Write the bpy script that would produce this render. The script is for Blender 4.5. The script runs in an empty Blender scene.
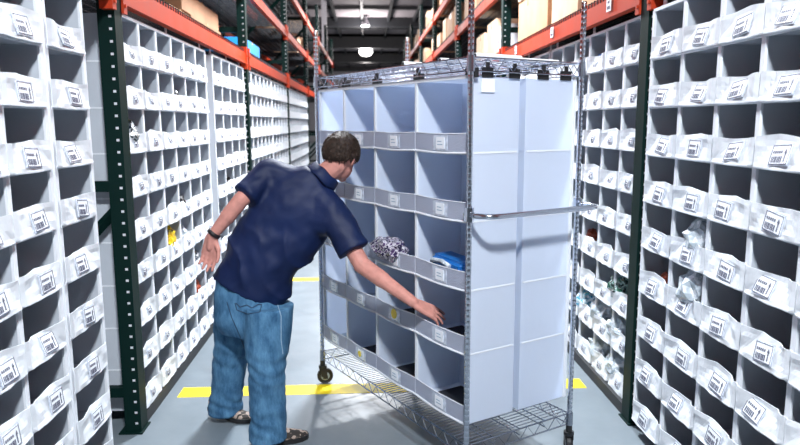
import bpy, bmesh, math, random
from mathutils import Vector, Matrix, noise
PI = math.pi
SC = bpy.context.scene
COL = SC.collection
V = Vector

# ------------------------------------------------------------------ camera geometry
FOC, PITCH, YAW, ROLL, CAMH = 664.4, 0.1495, 0.0492, -0.0037, 1.65

def at(x, y, Y):
    """point seen at a measured position of the photograph, at distance Y along the aisle"""
    u, v = x - 400, y - 222.5
    cr, sr = math.cos(-ROLL), math.sin(-ROLL)
    u, v = u * cr - v * sr, u * sr + v * cr
    ct, st = math.cos(PITCH), math.sin(PITCH)
    yy, zz = FOC * ct - v * st, -(FOC * st + v * ct)
    c, s = math.cos(YAW), math.sin(YAW)
    r = V((u * c + yy * s, -u * s + yy * c, zz))
    return r * (Y / r.y) + V((0, 0, CAMH))

# ------------------------------------------------------------------ object helpers
def link(name, me, mats, parent=None):
    o = bpy.data.objects.new(name, me)
    COL.objects.link(o)
    if not isinstance(mats, (list, tuple)): mats = [mats]
    if len(me.materials) == 0:
        for m in mats: me.materials.append(m)
    if parent is not None: o.parent = parent
    return o

def obj(name, bm, mats, parent=None, smooth=False):
    me = bpy.data.meshes.new(name)
    bm.normal_update()
    bm.to_mesh(me); bm.free()
    if smooth:
        for p in me.polygons: p.use_smooth = True
    return link(name, me, mats, parent)

def tag(o, label, cat, group=None):
    o['label'] = label; o['category'] = cat
    if group: o['group'] = group
    return o

def thing(name, label, cat, loc=(0, 0, 0), rotz=0, group=None):
    o = bpy.data.objects.new(name, None); COL.objects.link(o)
    o.empty_display_size = .1
    o.location = loc; o.rotation_euler = (0, 0, rotz)
    return tag(o, label, cat, group)

def struct(name, bm, m, smooth=False):
    o = obj(name, bm, m, None, smooth); o['kind'] = 'structure'; return o

# ------------------------------------------------------------------ mesh helpers
def box(bm, x0, x1, y0, y1, z0, z1, mi=0, M=None):
    vs = [V((x, y, z)) for z in (z0, z1) for y in (y0, y1) for x in (x0, x1)]
    if M is not None: vs = [M @ v for v in vs]
    vs = [bm.verts.new(v) for v in vs]
    for f in ((0, 2, 3, 1), (4, 5, 7, 6), (0, 1, 5, 4), (2, 6, 7, 3), (0, 4, 6, 2), (1, 3, 7, 5)):
        fa = bm.faces.new([vs[i] for i in f]); fa.material_index = mi

def frame(d):
    d = d.normalized()
    a = V((0, 0, 1)) if abs(d.z) < .9 else V((1, 0, 0))
    u = d.cross(a).normalized(); return u, d.cross(u).normalized()

def rings(bm, rs, mi=0, cap=True):
    prev = None; first = None
    for r in rs:
        vs = [bm.verts.new(p) for p in r]
        if prev:
            n = len(vs)
            for i in range(n):
                f = bm.faces.new((prev[i], prev[(i + 1) % n], vs[(i + 1) % n], vs[i])); f.material_index = mi
        else: first = vs
        prev = vs
    if cap:
        for vs in (first[::-1], prev):
            try: bm.faces.new(vs).material_index = mi
            except ValueError: pass

def tube(bm, pts, r, n=8, mi=0, cap=True):
    pts = [V(p) for p in pts]
    rr = r if isinstance(r, (list, tuple)) else [r] * len(pts)
    u, w = frame(pts[1] - pts[0]); out = []
    for i, p in enumerate(pts):
        d = (pts[min(i + 1, len(pts) - 1)] - pts[max(i - 1, 0)]).normalized()
        u = (u - d * u.dot(d)).normalized(); w = d.cross(u)
        out.append([p + (u * math.cos(2 * PI * k / n) + w * math.sin(2 * PI * k / n)) * rr[i] for k in range(n)])
    rings(bm, out, mi, cap)

def capsule(bm, a, b, ra, rb=None, n=12, flat=None):
    """rounded limb piece; flat=(axis, factor) squashes it"""
    a, b = V(a), V(b); rb = ra if rb is None else rb
    d = (b - a); L = d.length
    d = d.normalized() if L > 1e-6 else V((0, 0, 1))
    u, w = frame(d); out = []
    prof = [(-ra * math.cos(t), ra * math.sin(t)) for t in (.15, .5, .9, 1.3)]
    prof += [(L + rb * math.cos(t), rb * math.sin(t)) for t in (1.3, .9, .5, .15)]
    for s, r in prof:
        ring = []
        for k in range(n):
            o = (u * math.cos(2 * PI * k / n) + w * math.sin(2 * PI * k / n)) * r
            if flat: ax = V(flat[0]).normalized(); o -= ax * o.dot(ax) * (1 - flat[1])
            ring.append(a + d * s + o)
        out.append(ring)
    rings(bm, out)

def ellipsoid(bm, c, ax, rad, n=16, m=10):
    """ax: three unit vectors, rad: three radii"""
    c = V(c); out = []
    for i in range(1, m):
        t = PI * i / m
        out.append([c + ax[2] * (-math.cos(t) * rad[2]) + (ax[0] * (math.cos(2 * PI * k / n) * rad[0]) + ax[1] * (math.sin(2 * PI * k / n) * rad[1])) * math.sin(t) for k in range(n)])
    rings(bm, out)

def loft(bm, secs, n=24, power=2.0):
    """secs: (centre, major unit vector, minor unit vector, a, b)"""
    out = []
    for c, U, W, a, b in secs:
        ring = []
        for k in range(n):
            t = 2 * PI * k / n; ct, st = math.cos(t), math.sin(t)
            ring.append(V(c) + V(U) * (a * math.copysign(abs(ct) ** (2 / power), ct)) + V(W) * (b * math.copysign(abs(st) ** (2 / power), st)))
        out.append(ring)
    rings(bm, out)

def interp(secs, m=4):
    """catmull-rom refinement of loft sections"""
    def cr(p0, p1, p2, p3, t):
        return (p1 * 2 + (p2 - p0) * t + (p0 * 2 - p1 * 5 + p2 * 4 - p3) * t * t + (p1 * 3 - p0 - p2 * 3 + p3) * t * t * t) * .5
    out = []
    for i in range(len(secs) - 1):
        q = [secs[max(0, min(len(secs) - 1, j))] for j in (i - 1, i, i + 1, i + 2)]
        for k in range(m):
            t = k / m; row = []
            for c in range(5):
                v = cr(*[(V(s[c]) if c < 3 else s[c]) for s in q], t)
                if c in (1, 2): v = v.normalized()
                row.append(v)
            out.append(tuple(row))
    out.append(secs[-1]); return out

def remeshed(name, bm, voxel, mat, parent=None, smooth=2, disp=None, factor=.5):
    me = bpy.data.meshes.new('tmp'); bmesh.ops.recalc_face_normals(bm, faces=bm.faces); bm.to_mesh(me); bm.free()
    o = bpy.data.objects.new('tmp', me); COL.objects.link(o)
    r = o.modifiers.new('r', 'REMESH'); r.mode = 'VOXEL'; r.voxel_size = voxel
    if smooth:
        s = o.modifiers.new('s', 'SMOOTH'); s.iterations = smooth; s.factor = factor
    bpy.context.view_layer.update()
    dg = bpy.context.evaluated_depsgraph_get()
    nm = bpy.data.meshes.new_from_object(o.evaluated_get(dg))
    bpy.data.objects.remove(o); bpy.data.meshes.remove(me)
    nm.name = name
    if disp:
        no = [v.normal.copy() for v in nm.vertices]
        for v, nn in zip(nm.vertices, no): v.co += nn * disp(v.co.copy(), nn)
    for p in nm.polygons: p.use_smooth = True
    nm.materials.clear()
    return link(name, nm, mat, parent)

# ------------------------------------------------------------------ materials
def mat(name, col, rough=.6, metal=0., spec=.5, noise_amt=0., noise_scale=8., bump=0., bump_scale=60., trans=0., emit=None, estr=0., rvar=0.):
    m = bpy.data.materials.new(name); m.use_nodes = True
    nt = m.node_tree; n = nt.nodes; b = n['Principled BSDF']
    b.inputs['Base Color'].default_value = (*col, 1); b.inputs['Roughness'].default_value = rough
    b.inputs['Metallic'].default_value = metal; b.inputs['Specular IOR Level'].default_value = spec
    tc = n.new('ShaderNodeTexCoord')
    if noise_amt or rvar:
        nz = n.new('ShaderNodeTexNoise'); nz.inputs['Scale'].default_value = noise_scale; nz.inputs['Detail'].default_value = 6
        nt.links.new(tc.outputs['Object'], nz.inputs['Vector'])
    if noise_amt:
        mx = n.new('ShaderNodeMix'); mx.data_type = 'RGBA'
        mx.inputs[6].default_value = (*[c * (1 - noise_amt) for c in col], 1)
        mx.inputs[7].default_value = (*[min(1, c * (1 + noise_amt)) for c in col], 1)
        rp = n.new('ShaderNodeMapRange'); rp.inputs[1].default_value = .3; rp.inputs[2].default_value = .7
        nt.links.new(nz.outputs['Fac'], rp.inputs[0]); nt.links.new(rp.outputs[0], mx.inputs[0])
        nt.links.new(mx.outputs[2], b.inputs['Base Color'])
    if rvar:
        r2 = n.new('ShaderNodeMapRange'); r2.inputs[3].default_value = rough - rvar; r2.inputs[4].default_value = rough + rvar
        nt.links.new(nz.outputs['Fac'], r2.inputs[0]); nt.links.new(r2.outputs[0], b.inputs['Roughness'])
    if bump:
        nb = n.new('ShaderNodeTexNoise'); nb.inputs['Scale'].default_value = bump_scale; nb.inputs['Detail'].default_value = 5
        nt.links.new(tc.outputs['Object'], nb.inputs['Vector'])
        bp = n.new('ShaderNodeBump'); bp.inputs['Strength'].default_value = bump; bp.inputs['Distance'].default_value = .01
        nt.links.new(nb.outputs['Fac'], bp.inputs['Height']); nt.links.new(bp.outputs[0], b.inputs['Normal'])
    if trans:
        t = n.new('ShaderNodeBsdfTranslucent'); t.inputs['Color'].default_value = (*col, 1)
        mm = n.new('ShaderNodeMixShader'); mm.inputs[0].default_value = trans
        nt.links.new(b.outputs[0], mm.inputs[1]); nt.links.new(t.outputs[0], mm.inputs[2])
        nt.links.new(mm.outputs[0], n['Material Output'].inputs[0])
    if emit:
        b.inputs['Emission Color'].default_value = (*emit, 1); b.inputs['Emission Strength'].default_value = estr
    return m

M = {}
M['fabric'] = mat('white_fabric', (.83, .86, .90), .85, spec=.2, trans=.22, bump=.25, bump_scale=14)
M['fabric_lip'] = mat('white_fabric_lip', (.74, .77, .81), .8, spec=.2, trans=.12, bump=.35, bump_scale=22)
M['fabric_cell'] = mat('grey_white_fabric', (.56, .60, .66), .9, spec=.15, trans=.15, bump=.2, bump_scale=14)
M['cart_fabric'] = mat('cool_white_fabric', (.78, .84, .94), .85, spec=.2, trans=.45, bump=.25, bump_scale=10)
M['cart_mesh'] = mat('grey_mesh_band', (.50, .54, .66), .6, trans=.25, bump=.6, bump_scale=220)
M['piping'] = mat('white_piping', (.80, .83, .88), .7, trans=.1)
M['card'] = mat('label_card', (.84, .87, .92), .45)
M['pocket'] = mat('clear_pocket', (.55, .60, .70), .25, noise_amt=.25, noise_scale=40)
M['ink'] = mat('label_ink', (.10, .105, .15), .6)
M['green'] = mat('rack_green_paint', (.0015, .014, .012), .55, spec=.12, rvar=.08)
M['orange'] = mat('rack_orange_paint', (.42, .034, .006), .5, spec=.3, noise_amt=.12, noise_scale=5, rvar=.12)
M['galv'] = mat('galvanised_wire', (.52, .52, .56), .4, metal=.6)
M['deck'] = mat('dark_wire_decking', (.022, .024, .03), .6)
M['wire'] = mat('nickel_wire', (.40, .43, .50), .25, metal=1.)
M['chrome'] = mat('chrome', (.62, .66, .74), .16, metal=1.)
M['dark'] = mat('dark_steel', (.012, .014, .018), .6)
M['rubber'] = mat('black_rubber', (.01, .01, .012), .55)
M['wheelgrey'] = mat('grey_hub', (.25, .29, .32), .4)
M['kraft'] = mat('kraft_cardboard', (.50, .29, .16), .85, noise_amt=.12, noise_scale=6, bump=.1)
M['kraft2'] = mat('pale_cardboard', (.62, .42, .28), .85, noise_amt=.12, noise_scale=6, bump=.1)
M['kraft3'] = mat('shaded_brown_cardboard', (.30, .17, .10), .85, noise_amt=.15, noise_scale=6, bump=.1)  # brown darkened to put the shade behind the left beam into the colour
M['tape'] = mat('packing_tape', (.42, .27, .15), .25)
M['skin'] = mat('skin', (.56, .25, .205), .55, spec=.3, noise_amt=.12, noise_scale=30, bump=.08, bump_scale=120)
M['hair'] = mat('dark_brown_hair', (.034, .020, .014), .55, spec=.3, noise_amt=.5, noise_scale=60, bump=.9, bump_scale=70)
M['shirt'] = mat('navy_polo_cloth', (.0016, .010, .055), .6, spec=.35, noise_amt=.2, noise_scale=5, bump=.15, bump_scale=160)
M['white_dot'] = mat('white_paint', (.8, .8, .8), .5)
M['sole'] = mat('shoe_sole', (.012, .012, .013), .7)
M['band'] = mat('wristband', (.012, .008, .010), .5)
M['eye'] = mat('eye_white', (.8, .8, .8), .3)
M['mouth'] = mat('lips', (.42, .15, .13), .5)
M['yellow'] = mat('yellow_floor_paint', (.88, .66, .004), .5, noise_amt=.06, noise_scale=12)

def denim():
    m = mat('blue_denim', (.055, .17, .33), .85, spec=.2, bump=.35, bump_scale=260)
    nt = m.node_tree; n = nt.nodes; b = n['Principled BSDF']
    tc = n.new('ShaderNodeTexCoord'); mp = n.new('ShaderNodeMapping'); mp.inputs['Scale'].default_value = (14, 14, 5)
    nz = n.new('ShaderNodeTexNoise'); nz.inputs['Scale'].default_value = 1.6; nz.inputs['Detail'].default_value = 8; nz.inputs['Roughness'].default_value = .7
    cr = n.new('ShaderNodeValToRGB')
    cr.color_ramp.elements[0].position = .32; cr.color_ramp.elements[0].color = (.024, .085, .18, 1)
    cr.color_ramp.elements[1].position = .7; cr.color_ramp.elements[1].color = (.11, .26, .42, 1)
    nt.links.new(tc.outputs['Object'], mp.inputs[0]); nt.links.new(mp.outputs[0], nz.inputs[0])
    nt.links.new(nz.outputs['Fac'], cr.inputs[0]); nt.links.new(cr.outputs[0], b.inputs['Base Color'])
    return m
M['denim'] = denim()
M['stitch'] = mat('dark_stitching', (.02, .05, .10), .8)
M['stitch_light'] = mat('light_stitching', (.30, .42, .55), .8)

def camo():
    m = mat('mottled_shoe_upper', (.2, .17, .15), .8)
    nt = m.node_tree; n = nt.nodes; b = n['Principled BSDF']
    tc = n.new('ShaderNodeTexCoord'); vo = n.new('ShaderNodeTexVoronoi'); vo.inputs['Scale'].default_value = 55
    cr = n.new('ShaderNodeValToRGB'); cr.color_ramp.interpolation = 'CONSTANT'
    cr.color_ramp.elements[0].color = (.03, .025, .022, 1); cr.color_ramp.elements[1].color = (.40, .31, .26, 1); cr.color_ramp.elements[1].position = .5
    e = cr.color_ramp.elements.new(.75); e.color = (.12, .095, .08, 1)
    nt.links.new(tc.outputs['Object'], vo.inputs['Vector']); nt.links.new(vo.outputs['Color'], cr.inputs[0]); nt.links.new(cr.outputs[0], b.inputs['Base Color'])
    return m
M['camo'] = camo()

def bag_mat(name, cols, scale=30, rough=.25):
    m = mat(name, cols[0], rough, bump=.8, bump_scale=35)
    nt = m.node_tree; n = nt.nodes; b = n['Principled BSDF']
    tc = n.new('ShaderNodeTexCoord'); nz = n.new('ShaderNodeTexNoise'); nz.inputs['Scale'].default_value = scale; nz.inputs['Detail'].default_value = 3
    cr = n.new('ShaderNodeValToRGB'); cr.color_ramp.interpolation = 'CONSTANT'
    cr.color_ramp.elements[0].color = (*cols[0], 1); cr.color_ramp.elements[1].color = (*cols[-1], 1); cr.color_ramp.elements[1].position = .56
    if len(cols) > 2: e = cr.color_ramp.elements.new(.47); e.color = (*cols[1], 1)
    nt.links.new(tc.outputs['Object'], nz.inputs['Vector']); nt.links.new(nz.outputs['Fac'], cr.inputs[0]); nt.links.new(cr.outputs[0], b.inputs['Base Color'])
    return m
M['bag_dark'] = bag_mat('black_and_silver_film', [(.02, .03, .04), (.5, .52, .55), (.06, .08, .09)], 28)
M['bag_yellow'] = bag_mat('yellow_film', [(.75, .45, .01), (.85, .62, .02), (.04, .03, .01)], 30)
M['bag_white'] = bag_mat('cloudy_plastic', [(.42, .48, .53), (.68, .72, .76)], 30)
M['bag_green'] = bag_mat('green_and_black_film', [(.01, .03, .025), (.3, .42, .40), (.02, .12, .07)], 32)
M['bag_cyan'] = bag_mat('cyan_print_plastic', [(.5, .62, .70), (.02, .30, .45), (.7, .78, .82)], 30)
M['bag_purple'] = bag_mat('purple_patterned_film', [(.03, .02, .07), (.55, .53, .60), (.10, .06, .15)], 50)
M['bag_red'] = mat('red_brown_plastic', (.28, .05, .02), .4)
M['bag_black'] = mat('black_plastic', (.012, .012, .014), .4)
M['blue'] = mat('bright_blue_plastic', (.01, .13, .42), .3)
M['bluebox'] = mat('bright_blue_card', (.02, .30, .75), .5)
M['ystick'] = mat('yellow_sticker', (.80, .62, .05), .5)
M['palebox'] = mat('white_card_and_slot_plug', (.62, .62, .66), .6)

def floor_mat():
    m = mat('painted_concrete', (.42, .48, .54), .32, spec=.45)
    nt = m.node_tree; n = nt.nodes; b = n['Principled BSDF']
    tc = n.new('ShaderNodeTexCoord')
    nz = n.new('ShaderNodeTexNoise'); nz.inputs['Scale'].default_value = 1.3; nz.inputs['Detail'].default_value = 9; nz.inputs['Roughness'].default_value = .65
    cr = n.new('ShaderNodeValToRGB')
    cr.color_ramp.elements[0].position = .3; cr.color_ramp.elements[0].color = (.135, .165, .19, 1)
    cr.color_ramp.elements[1].position = .7; cr.color_ramp.elements[1].color = (.20, .235, .262, 1)
    nt.links.new(tc.outputs['Object'], nz.inputs[0]); nt.links.new(nz.outputs['Fac'], cr.inputs[0]); nt.links.new(cr.outputs[0], b.inputs['Base Color'])
    n2 = n.new('ShaderNodeTexNoise'); n2.inputs['Scale'].default_value = 5; n2.inputs['Detail'].default_value = 4
    r2 = n.new('ShaderNodeMapRange'); r2.inputs[3].default_value = .22; r2.inputs[4].default_value = .5
    nt.links.new(tc.outputs['Object'], n2.inputs[0]); nt.links.new(n2.outputs['Fac'], r2.inputs[0]); nt.links.new(r2.outputs[0], b.inputs['Roughness'])
    return m
M['floor'] = floor_mat()
M['ceil'] = mat('ceiling_deck', (.34, .31, .33), .8, noise_amt=.1, noise_scale=1)
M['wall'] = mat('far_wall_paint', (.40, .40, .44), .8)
M['wall_dark'] = mat('unlit_dark_wall', (.03, .034, .045), .8)  # dark colour stands in for the unlit depth beyond the racks

# ------------------------------------------------------------------ the building shell
bm = bmesh.new(); box(bm, -14, 14, -8, 60, -.2, 0); struct('floor', bm, M['floor'])
bm = bmesh.new(); box(bm, -14, 14, -8, 60, 6.5, 6.7); struct('ceiling', bm, M['ceil'])
bm = bmesh.new(); box(bm, -14, 14, 60, 60.2, -.2, 6.7); struct('wall_back', bm, M['wall'])
bm = bmesh.new(); box(bm, -14, 14, -8.2, -8, -.2, 6.7); struct('wall_front', bm, M['wall'])
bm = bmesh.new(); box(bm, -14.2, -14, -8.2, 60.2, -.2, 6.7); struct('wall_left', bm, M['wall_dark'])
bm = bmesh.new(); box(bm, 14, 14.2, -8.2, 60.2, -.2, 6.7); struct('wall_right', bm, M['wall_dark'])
# ceiling steel: girders across, joists along
bm = bmesh.new()
for y in range(-4, 60, 3):
    h = .42 if (y % 9) == 5 else .14
    box(bm, -14, 14, y, y + (.55 if h > .3 else .12), 6.5 - h, 6.5)
for y in (38, 47): box(bm, -14, 14, y, y + .4, 5.75, 6.5)
struct('trim_1', bm, M['dark'])
bm = bmesh.new()
x = -13.4
while x < 13.6:
    box(bm, x, x + .1, -8, 60, 6.28, 6.44); x += 1.2
struct('trim_2', bm, M['dark'])
for i, (y, w) in enumerate(((3.976, .15), (6.95, .14))):
    bm = bmesh.new(); box(bm, -1.17, 1.36, y - w / 2, y + w / 2, 0, .0015); struct('trim_%d' % (3 + i), bm, M['yellow'])
bm = bmesh.new(); box(bm, -1.73, -1.53, 27.2, 27.4, 0, 6.5)
struct('trim_5', bm, M['wall'])

# ------------------------------------------------------------------ pallet racks
XL, XR = -1.229, 1.423
YL, YR = 3.49, 3.44
BAY = 3.66
def post_bm():
    """open channel; web with slots filled by pale plugs faces -Y, front face towards -X"""
    bm = bmesh.new(); H, w, d, t = 4.7, .10, .085, .004
    box(bm, 0, t, 0, w, 0, H)                       # front face
    box(bm, d - t, d, 0, w, 0, H)                   # back flange
    a, b = .016, .031                               # slot column in the web; pale plugs added so the holes look bright
    box(bm, t, a, 0, t, 0, H); box(bm, b, d - t, 0, t, 0, H)
    z = 0.
    while z < H - .06:
        box(bm, a, b, 0, t, z, z + .048); box(bm, a, b, .001, t - .0005, z + .048, z + .0605, 1); z += .0605
    box(bm, a, b, 0, t, z, H)
    box(bm, -.01, d + .03, -.02, w + .02, 0, .008)  # foot plate
    return bm
def brace_mesh(name, diag, depth=1.05):
    bm = bmesh.new()
    if diag: tube(bm, [V((depth - .06, .045, .05)), V((.06, .045, 1.0))], .028, 4)
    else: box(bm, .05, depth - .05, .02, .065, -.027, .027)
    me = bpy.data.meshes.new(name); bm.to_mesh(me); bm.free(); me.materials.append(M['green']); return me
HB, DB = brace_mesh('horizontal_brace', 0), brace_mesh('diagonal_brace', 1)
_pm = None
def beam_bm(h=.14):
    bm = bmesh.new(); L = BAY - .10
    box(bm, 0, .045, 0, L, 0, h - .03); box(bm, .016, .05, 0, L, h - .03, h)
    box(bm, -.006, .0, 0, L, .0, .02); 
    for y in (0, L - .05): box(bm, -.012, .052, y, y + .05, -.05, h + .03)
    for y in (.012, L - .03):
        for z in (-.02, h * .5): box(bm, -.02, -.012, y, y + .016, z, z + .016)
    return bm
def deck_bm(depth):
    bm = bmesh.new(); y = .05
    while y < BAY - .15:
        box(bm, -.012, depth, y, y + .006, .002, .008)
        box(bm, -.012, -.006, y, y + .006, -.045, .008); y += .055
    x = 0.
    while x < depth: box(bm, x, x + .006, .02, BAY - .12, -.004, .002); x += .1
    return bm
pm = bpy.data.meshes.new('post'); b_ = post_bm(); b_.to_mesh(pm); b_.free(); pm.materials.append(M['green']); pm.materials.append(M['palebox'])
bem = bpy.data.meshes.new('beam'); b_ = beam_bm(); b_.to_mesh(bem); b_.free(); bem.materials.append(M['orange'])
dkm = bpy.data.meshes.new('wire_deck'); b_ = deck_bm(1.0); b_.to_mesh(dkm); b_.free(); dkm.materials.append(M['deck'])
tgm = bpy.data.meshes.new('beam_tag'); b_ = bmesh.new(); box(b_, -.003, 0, 0, .07, 0, .075, 0)
box(b_, -.004, -.003, .012, .058, .012, .03, 1); box(b_, -.004, -.003, .02, .05, .045, .06, 1)
b_.to_mesh(tgm); b_.free(); tgm.materials.append(M['card']); tgm.materials.append(M['ink'])

def rack(side, X, Y0, label):
    # local +X runs away from the aisle; mirrored for the left side by scale
    t = thing('pallet_rack', label, 'rack', (X, 0, 0))
    s = side
    def put(name, me, loc, parent, sc=(s, 1, 1)):
        o = link(name, me, [], parent); o.location = loc; o.scale = sc; return o
    for k in range(-1, 7):
        y = Y0 + BAY * k - .05
        fr = bpy.data.objects.new('upright_frame', None); COL.objects.link(fr); fr.parent = t; fr.location = (0, y, 0); fr.scale = (s, 1, 1)
        for z in (.22, 1.33, 2.6, 3.8): link('horizontal_brace', HB, [], fr).location = (0, 0, z)
        for z in (.22, 2.6): link('diagonal_brace', DB, [], fr).location = (0, 0, z)
        p = link('post', pm, [], fr)
        p2 = link('post', pm, [], fr); p2.location = (.965, 0, 0)
    for k in range(-1, 6):
        y = Y0 + BAY * k + .05
        for lv, z in enumerate((2.25, 2.98, 3.72)):
            be = put('beam', bem, (0, y, z), t)
            put('beam', bem, (s * 1.05, y, z), t, (-s, 1, 1))
            put('wire_deck', dkm, (s * .02, y, z + .14), t)
            if lv == 0 and side > 0:
                for yy in (.42, 1.62, 2.86):
                    tg = link('beam_label', tgm, [], be); tg.location = (-.0065, yy, .035)
    bm = bmesh.new()
    for k in range(0, 6):
        y = Y0 + BAY * k + .06
        box(bm, s * .01, s * .05, y, y + BAY - .12, .001, .066)
        box(bm, s * .62, s * .66, y, y + BAY - .12, .001, .066)
    obj('floor_rail', bm, M['dark'], t)
    return t
rack(-1, XL, YL, 'long steel pallet rack along the left of the aisle, dark green posts and orange beams')
rack(1, XR, YR, 'long steel pallet rack along the right of the aisle behind the cart, tan cartons above')

# ------------------------------------------------------------------ fabric bin organizers
def shell(name, ed, zs, depth, mats, pipe=.026, parent=None, back=None, lean_shelf=0.):
    """open pigeonhole organizer; local X across, front at Y=0 facing -Y; ed / zs cell boundaries"""
    bm = bmesh.new(); t = .004
    x0, x1, z0, z1 = ed[0], ed[-1], zs[0], zs[-1]
    box(bm, x0, x1, depth - t, depth, z0, z1, 1)
    for i, x in enumerate(ed):
        mi = 0 if i in (0, len(ed) - 1) else 1
        box(bm, x - t / 2, x + t / 2, .002, depth, z0, z1, mi)
        box(bm, x - pipe / 2, x + pipe / 2, -.006, .004, z0, z1, 2)
    for z in zs:
        box(bm, x0, x1, .002, depth, z - t / 2, z + t / 2, 1)
        box(bm, x0, x1, -.008, .004, z - .007, z + .007, 2)
    for x, s_ in ((x0, -1), (x1, 1)): box(bm, min(x, x + s_ * .0035), max(x, x + s_ * .0035), -.004, .055 if pipe > .02 else .012, z0, z1, 2)
    # sewn seams on the two outer side panels
    for z in zs[1:-1]:
        for x, s in ((x0, -1), (x1, 1)):
            box(bm, min(x, x + s * .004), max(x, x + s * .004), .01, depth - .01, z - .004, z + .004, 2)
    return obj(name, bm, mats, parent)

_lips = {}
def lip_mesh(w, h, var, lean=.05):
    key = (round(w, 3), round(h, 3), var, round(lean, 3))
    if key in _lips: return _lips[key]
    rnd = random.Random(var * 7 + 3); nx, nz = 18, 6; t = .003
    L0 = rnd.uniform(.008, .016); L1 = -lean * rnd.uniform(.25, .85); eL = rnd.uniform(.18, .45); eR = rnd.uniform(.15, .45)
    ph = rnd.uniform(0, 6); sag = rnd.uniform(.0, .006); dip = rnd.uniform(-.004, .010); pk = rnd.uniform(.3, .7)
    def P(i, j, off):
        u, v = i / nx, j / nz
        q = min(1, u / (eL * v + .04), (1 - u) / (eR * v + .04))
        y = -L0 * min(1, u / .06, (1 - u) / .06) - .006 - L1 * v * q - .0035 * noise.noise(V((u * 5 + var * 9, v * 3, ph))) * min(1, u / .1, (1 - u) / .1) * 2
        tri = max(0, 1 - abs(u - pk) / .45)
        z = h * v - dip * v * math.sin(PI * u) + .012 * v * tri * (1 if var % 2 else -.4) - sag * math.sin(PI * u) * (1 - v)
        return V((-w / 2 + w * u, min(y, .012) - off, z))
    bm = bmesh.new(); g = {}
    for o_, off in enumerate((0, t)):
        for i in range(nx + 1):
            for j in range(nz + 1): g[o_, i, j] = bm.verts.new(P(i, j, off))
    for i in range(nx):
        for j in range(nz):
            bm.faces.new((g[0, i, j], g[0, i, j + 1], g[0, i + 1, j + 1], g[0, i + 1, j]))
            bm.faces.new((g[1, i, j], g[1, i + 1, j], g[1, i + 1, j + 1], g[1, i, j + 1]))
    for i in range(nx):
        for j in (0, nz): bm.faces.new((g[0, i, j], g[0, i + 1, j], g[1, i + 1, j], g[1, i, j]))
    for j in range(nz):
        for i in (0, nx): bm.faces.new((g[0, i, j], g[1, i, j], g[1, i, j + 1], g[0, i, j + 1]))
    # floor of the pocket, from the lip's foot back to the cell
    f0 = [bm.verts.new(P(i, 0, t) + V((0, 0, .004))) for i in range(nx + 1)]; f1 = [bm.verts.new(V((P(i, 0, 0).x, .0, .004))) for i in range(nx + 1)]
    g0 = [bm.verts.new(P(i, 0, t) - V((0, 0, .001))) for i in range(nx + 1)]; g1 = [bm.verts.new(V((P(i, 0, 0).x, .0, -.001))) for i in range(nx + 1)]
    for i in range(nx):
        for q in ((f0[i], f0[i + 1], f1[i + 1], f1[i]), (g0[i], g1[i], g1[i + 1], g0[i + 1]), (f0[i], g0[i], g0[i + 1], f0[i + 1])): bm.faces.new(q)
    bmesh.ops.recalc_face_normals(bm, faces=bm.faces)
    me = bpy.data.meshes.new('bin_lip'); bm.to_mesh(me); bm.free()
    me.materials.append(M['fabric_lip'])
    c = P(nx // 2, 1, t + .003); c2 = P(nx // 2, 5, t + .003)
    ang = math.atan2(-(c2.y - c.y), c2.z - c.z)
    _lips[key] = (me, (P(nx // 2, 3, t).y, ang)); return _lips[key]

def card_mesh(w=.10, h=.068, seed=0):
    rnd = random.Random(seed); bm = bmesh.new()
    box(bm, -w / 2 - .006, w / 2 + .006, -.001, .001, -h / 2 - .005, h / 2 + .005, 2)   # clear pocket rim
    box(bm, -w / 2, w / 2, -.003, -.001, -h / 2, h / 2, 0)
    x = -w * .40                                          # bar code
    while x < w * .12:
        b = rnd.uniform(.0025, .006); box(bm, x, x + b, -.0045, -.003, -h * .40, -h * .08, 1); x += b + rnd.uniform(.003, .006)
    for k in range(5): box(bm, -w * .40 + k * w * .11, -w * .40 + k * w * .11 + w * .06, -.0045, -.003, h * .08, h * .22, 1)  # line of characters
    # arrow
    box(bm, w * .27, w * .32, -.0045, -.003, -h * .36, h * .1, 1)
    vs = [bm.verts.new((w * .295 + dx, -.0045, z)) for dx, z in ((-w * .075, h * .08), (w * .075, h * .08), (0, h * .34))]
    bm.faces.new(vs).material_index = 1
    box(bm, -w / 2, w / 2, -.0042, -.003, h / 2 - .0025, h / 2, 1); box(bm, -w / 2, w / 2, -.0042, -.003, -h / 2, -h / 2 + .0025, 1)
    box(bm, -w / 2, -w / 2 + .0025, -.0042, -.003, -h / 2, h / 2, 1); box(bm, w / 2 - .0025, w / 2, -.0042, -.003, -h / 2, h / 2, 1)
    me = bpy.data.meshes.new('barcode_label'); bm.to_mesh(me); bm.free()
    for k in ('card', 'ink', 'pocket'): me.materials.append(M[k])
    return me
CARDS = [card_mesh(seed=i) for i in range(4)]
CARDS_S = [card_mesh(.05, .035, seed=i) for i in range(3)]

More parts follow.
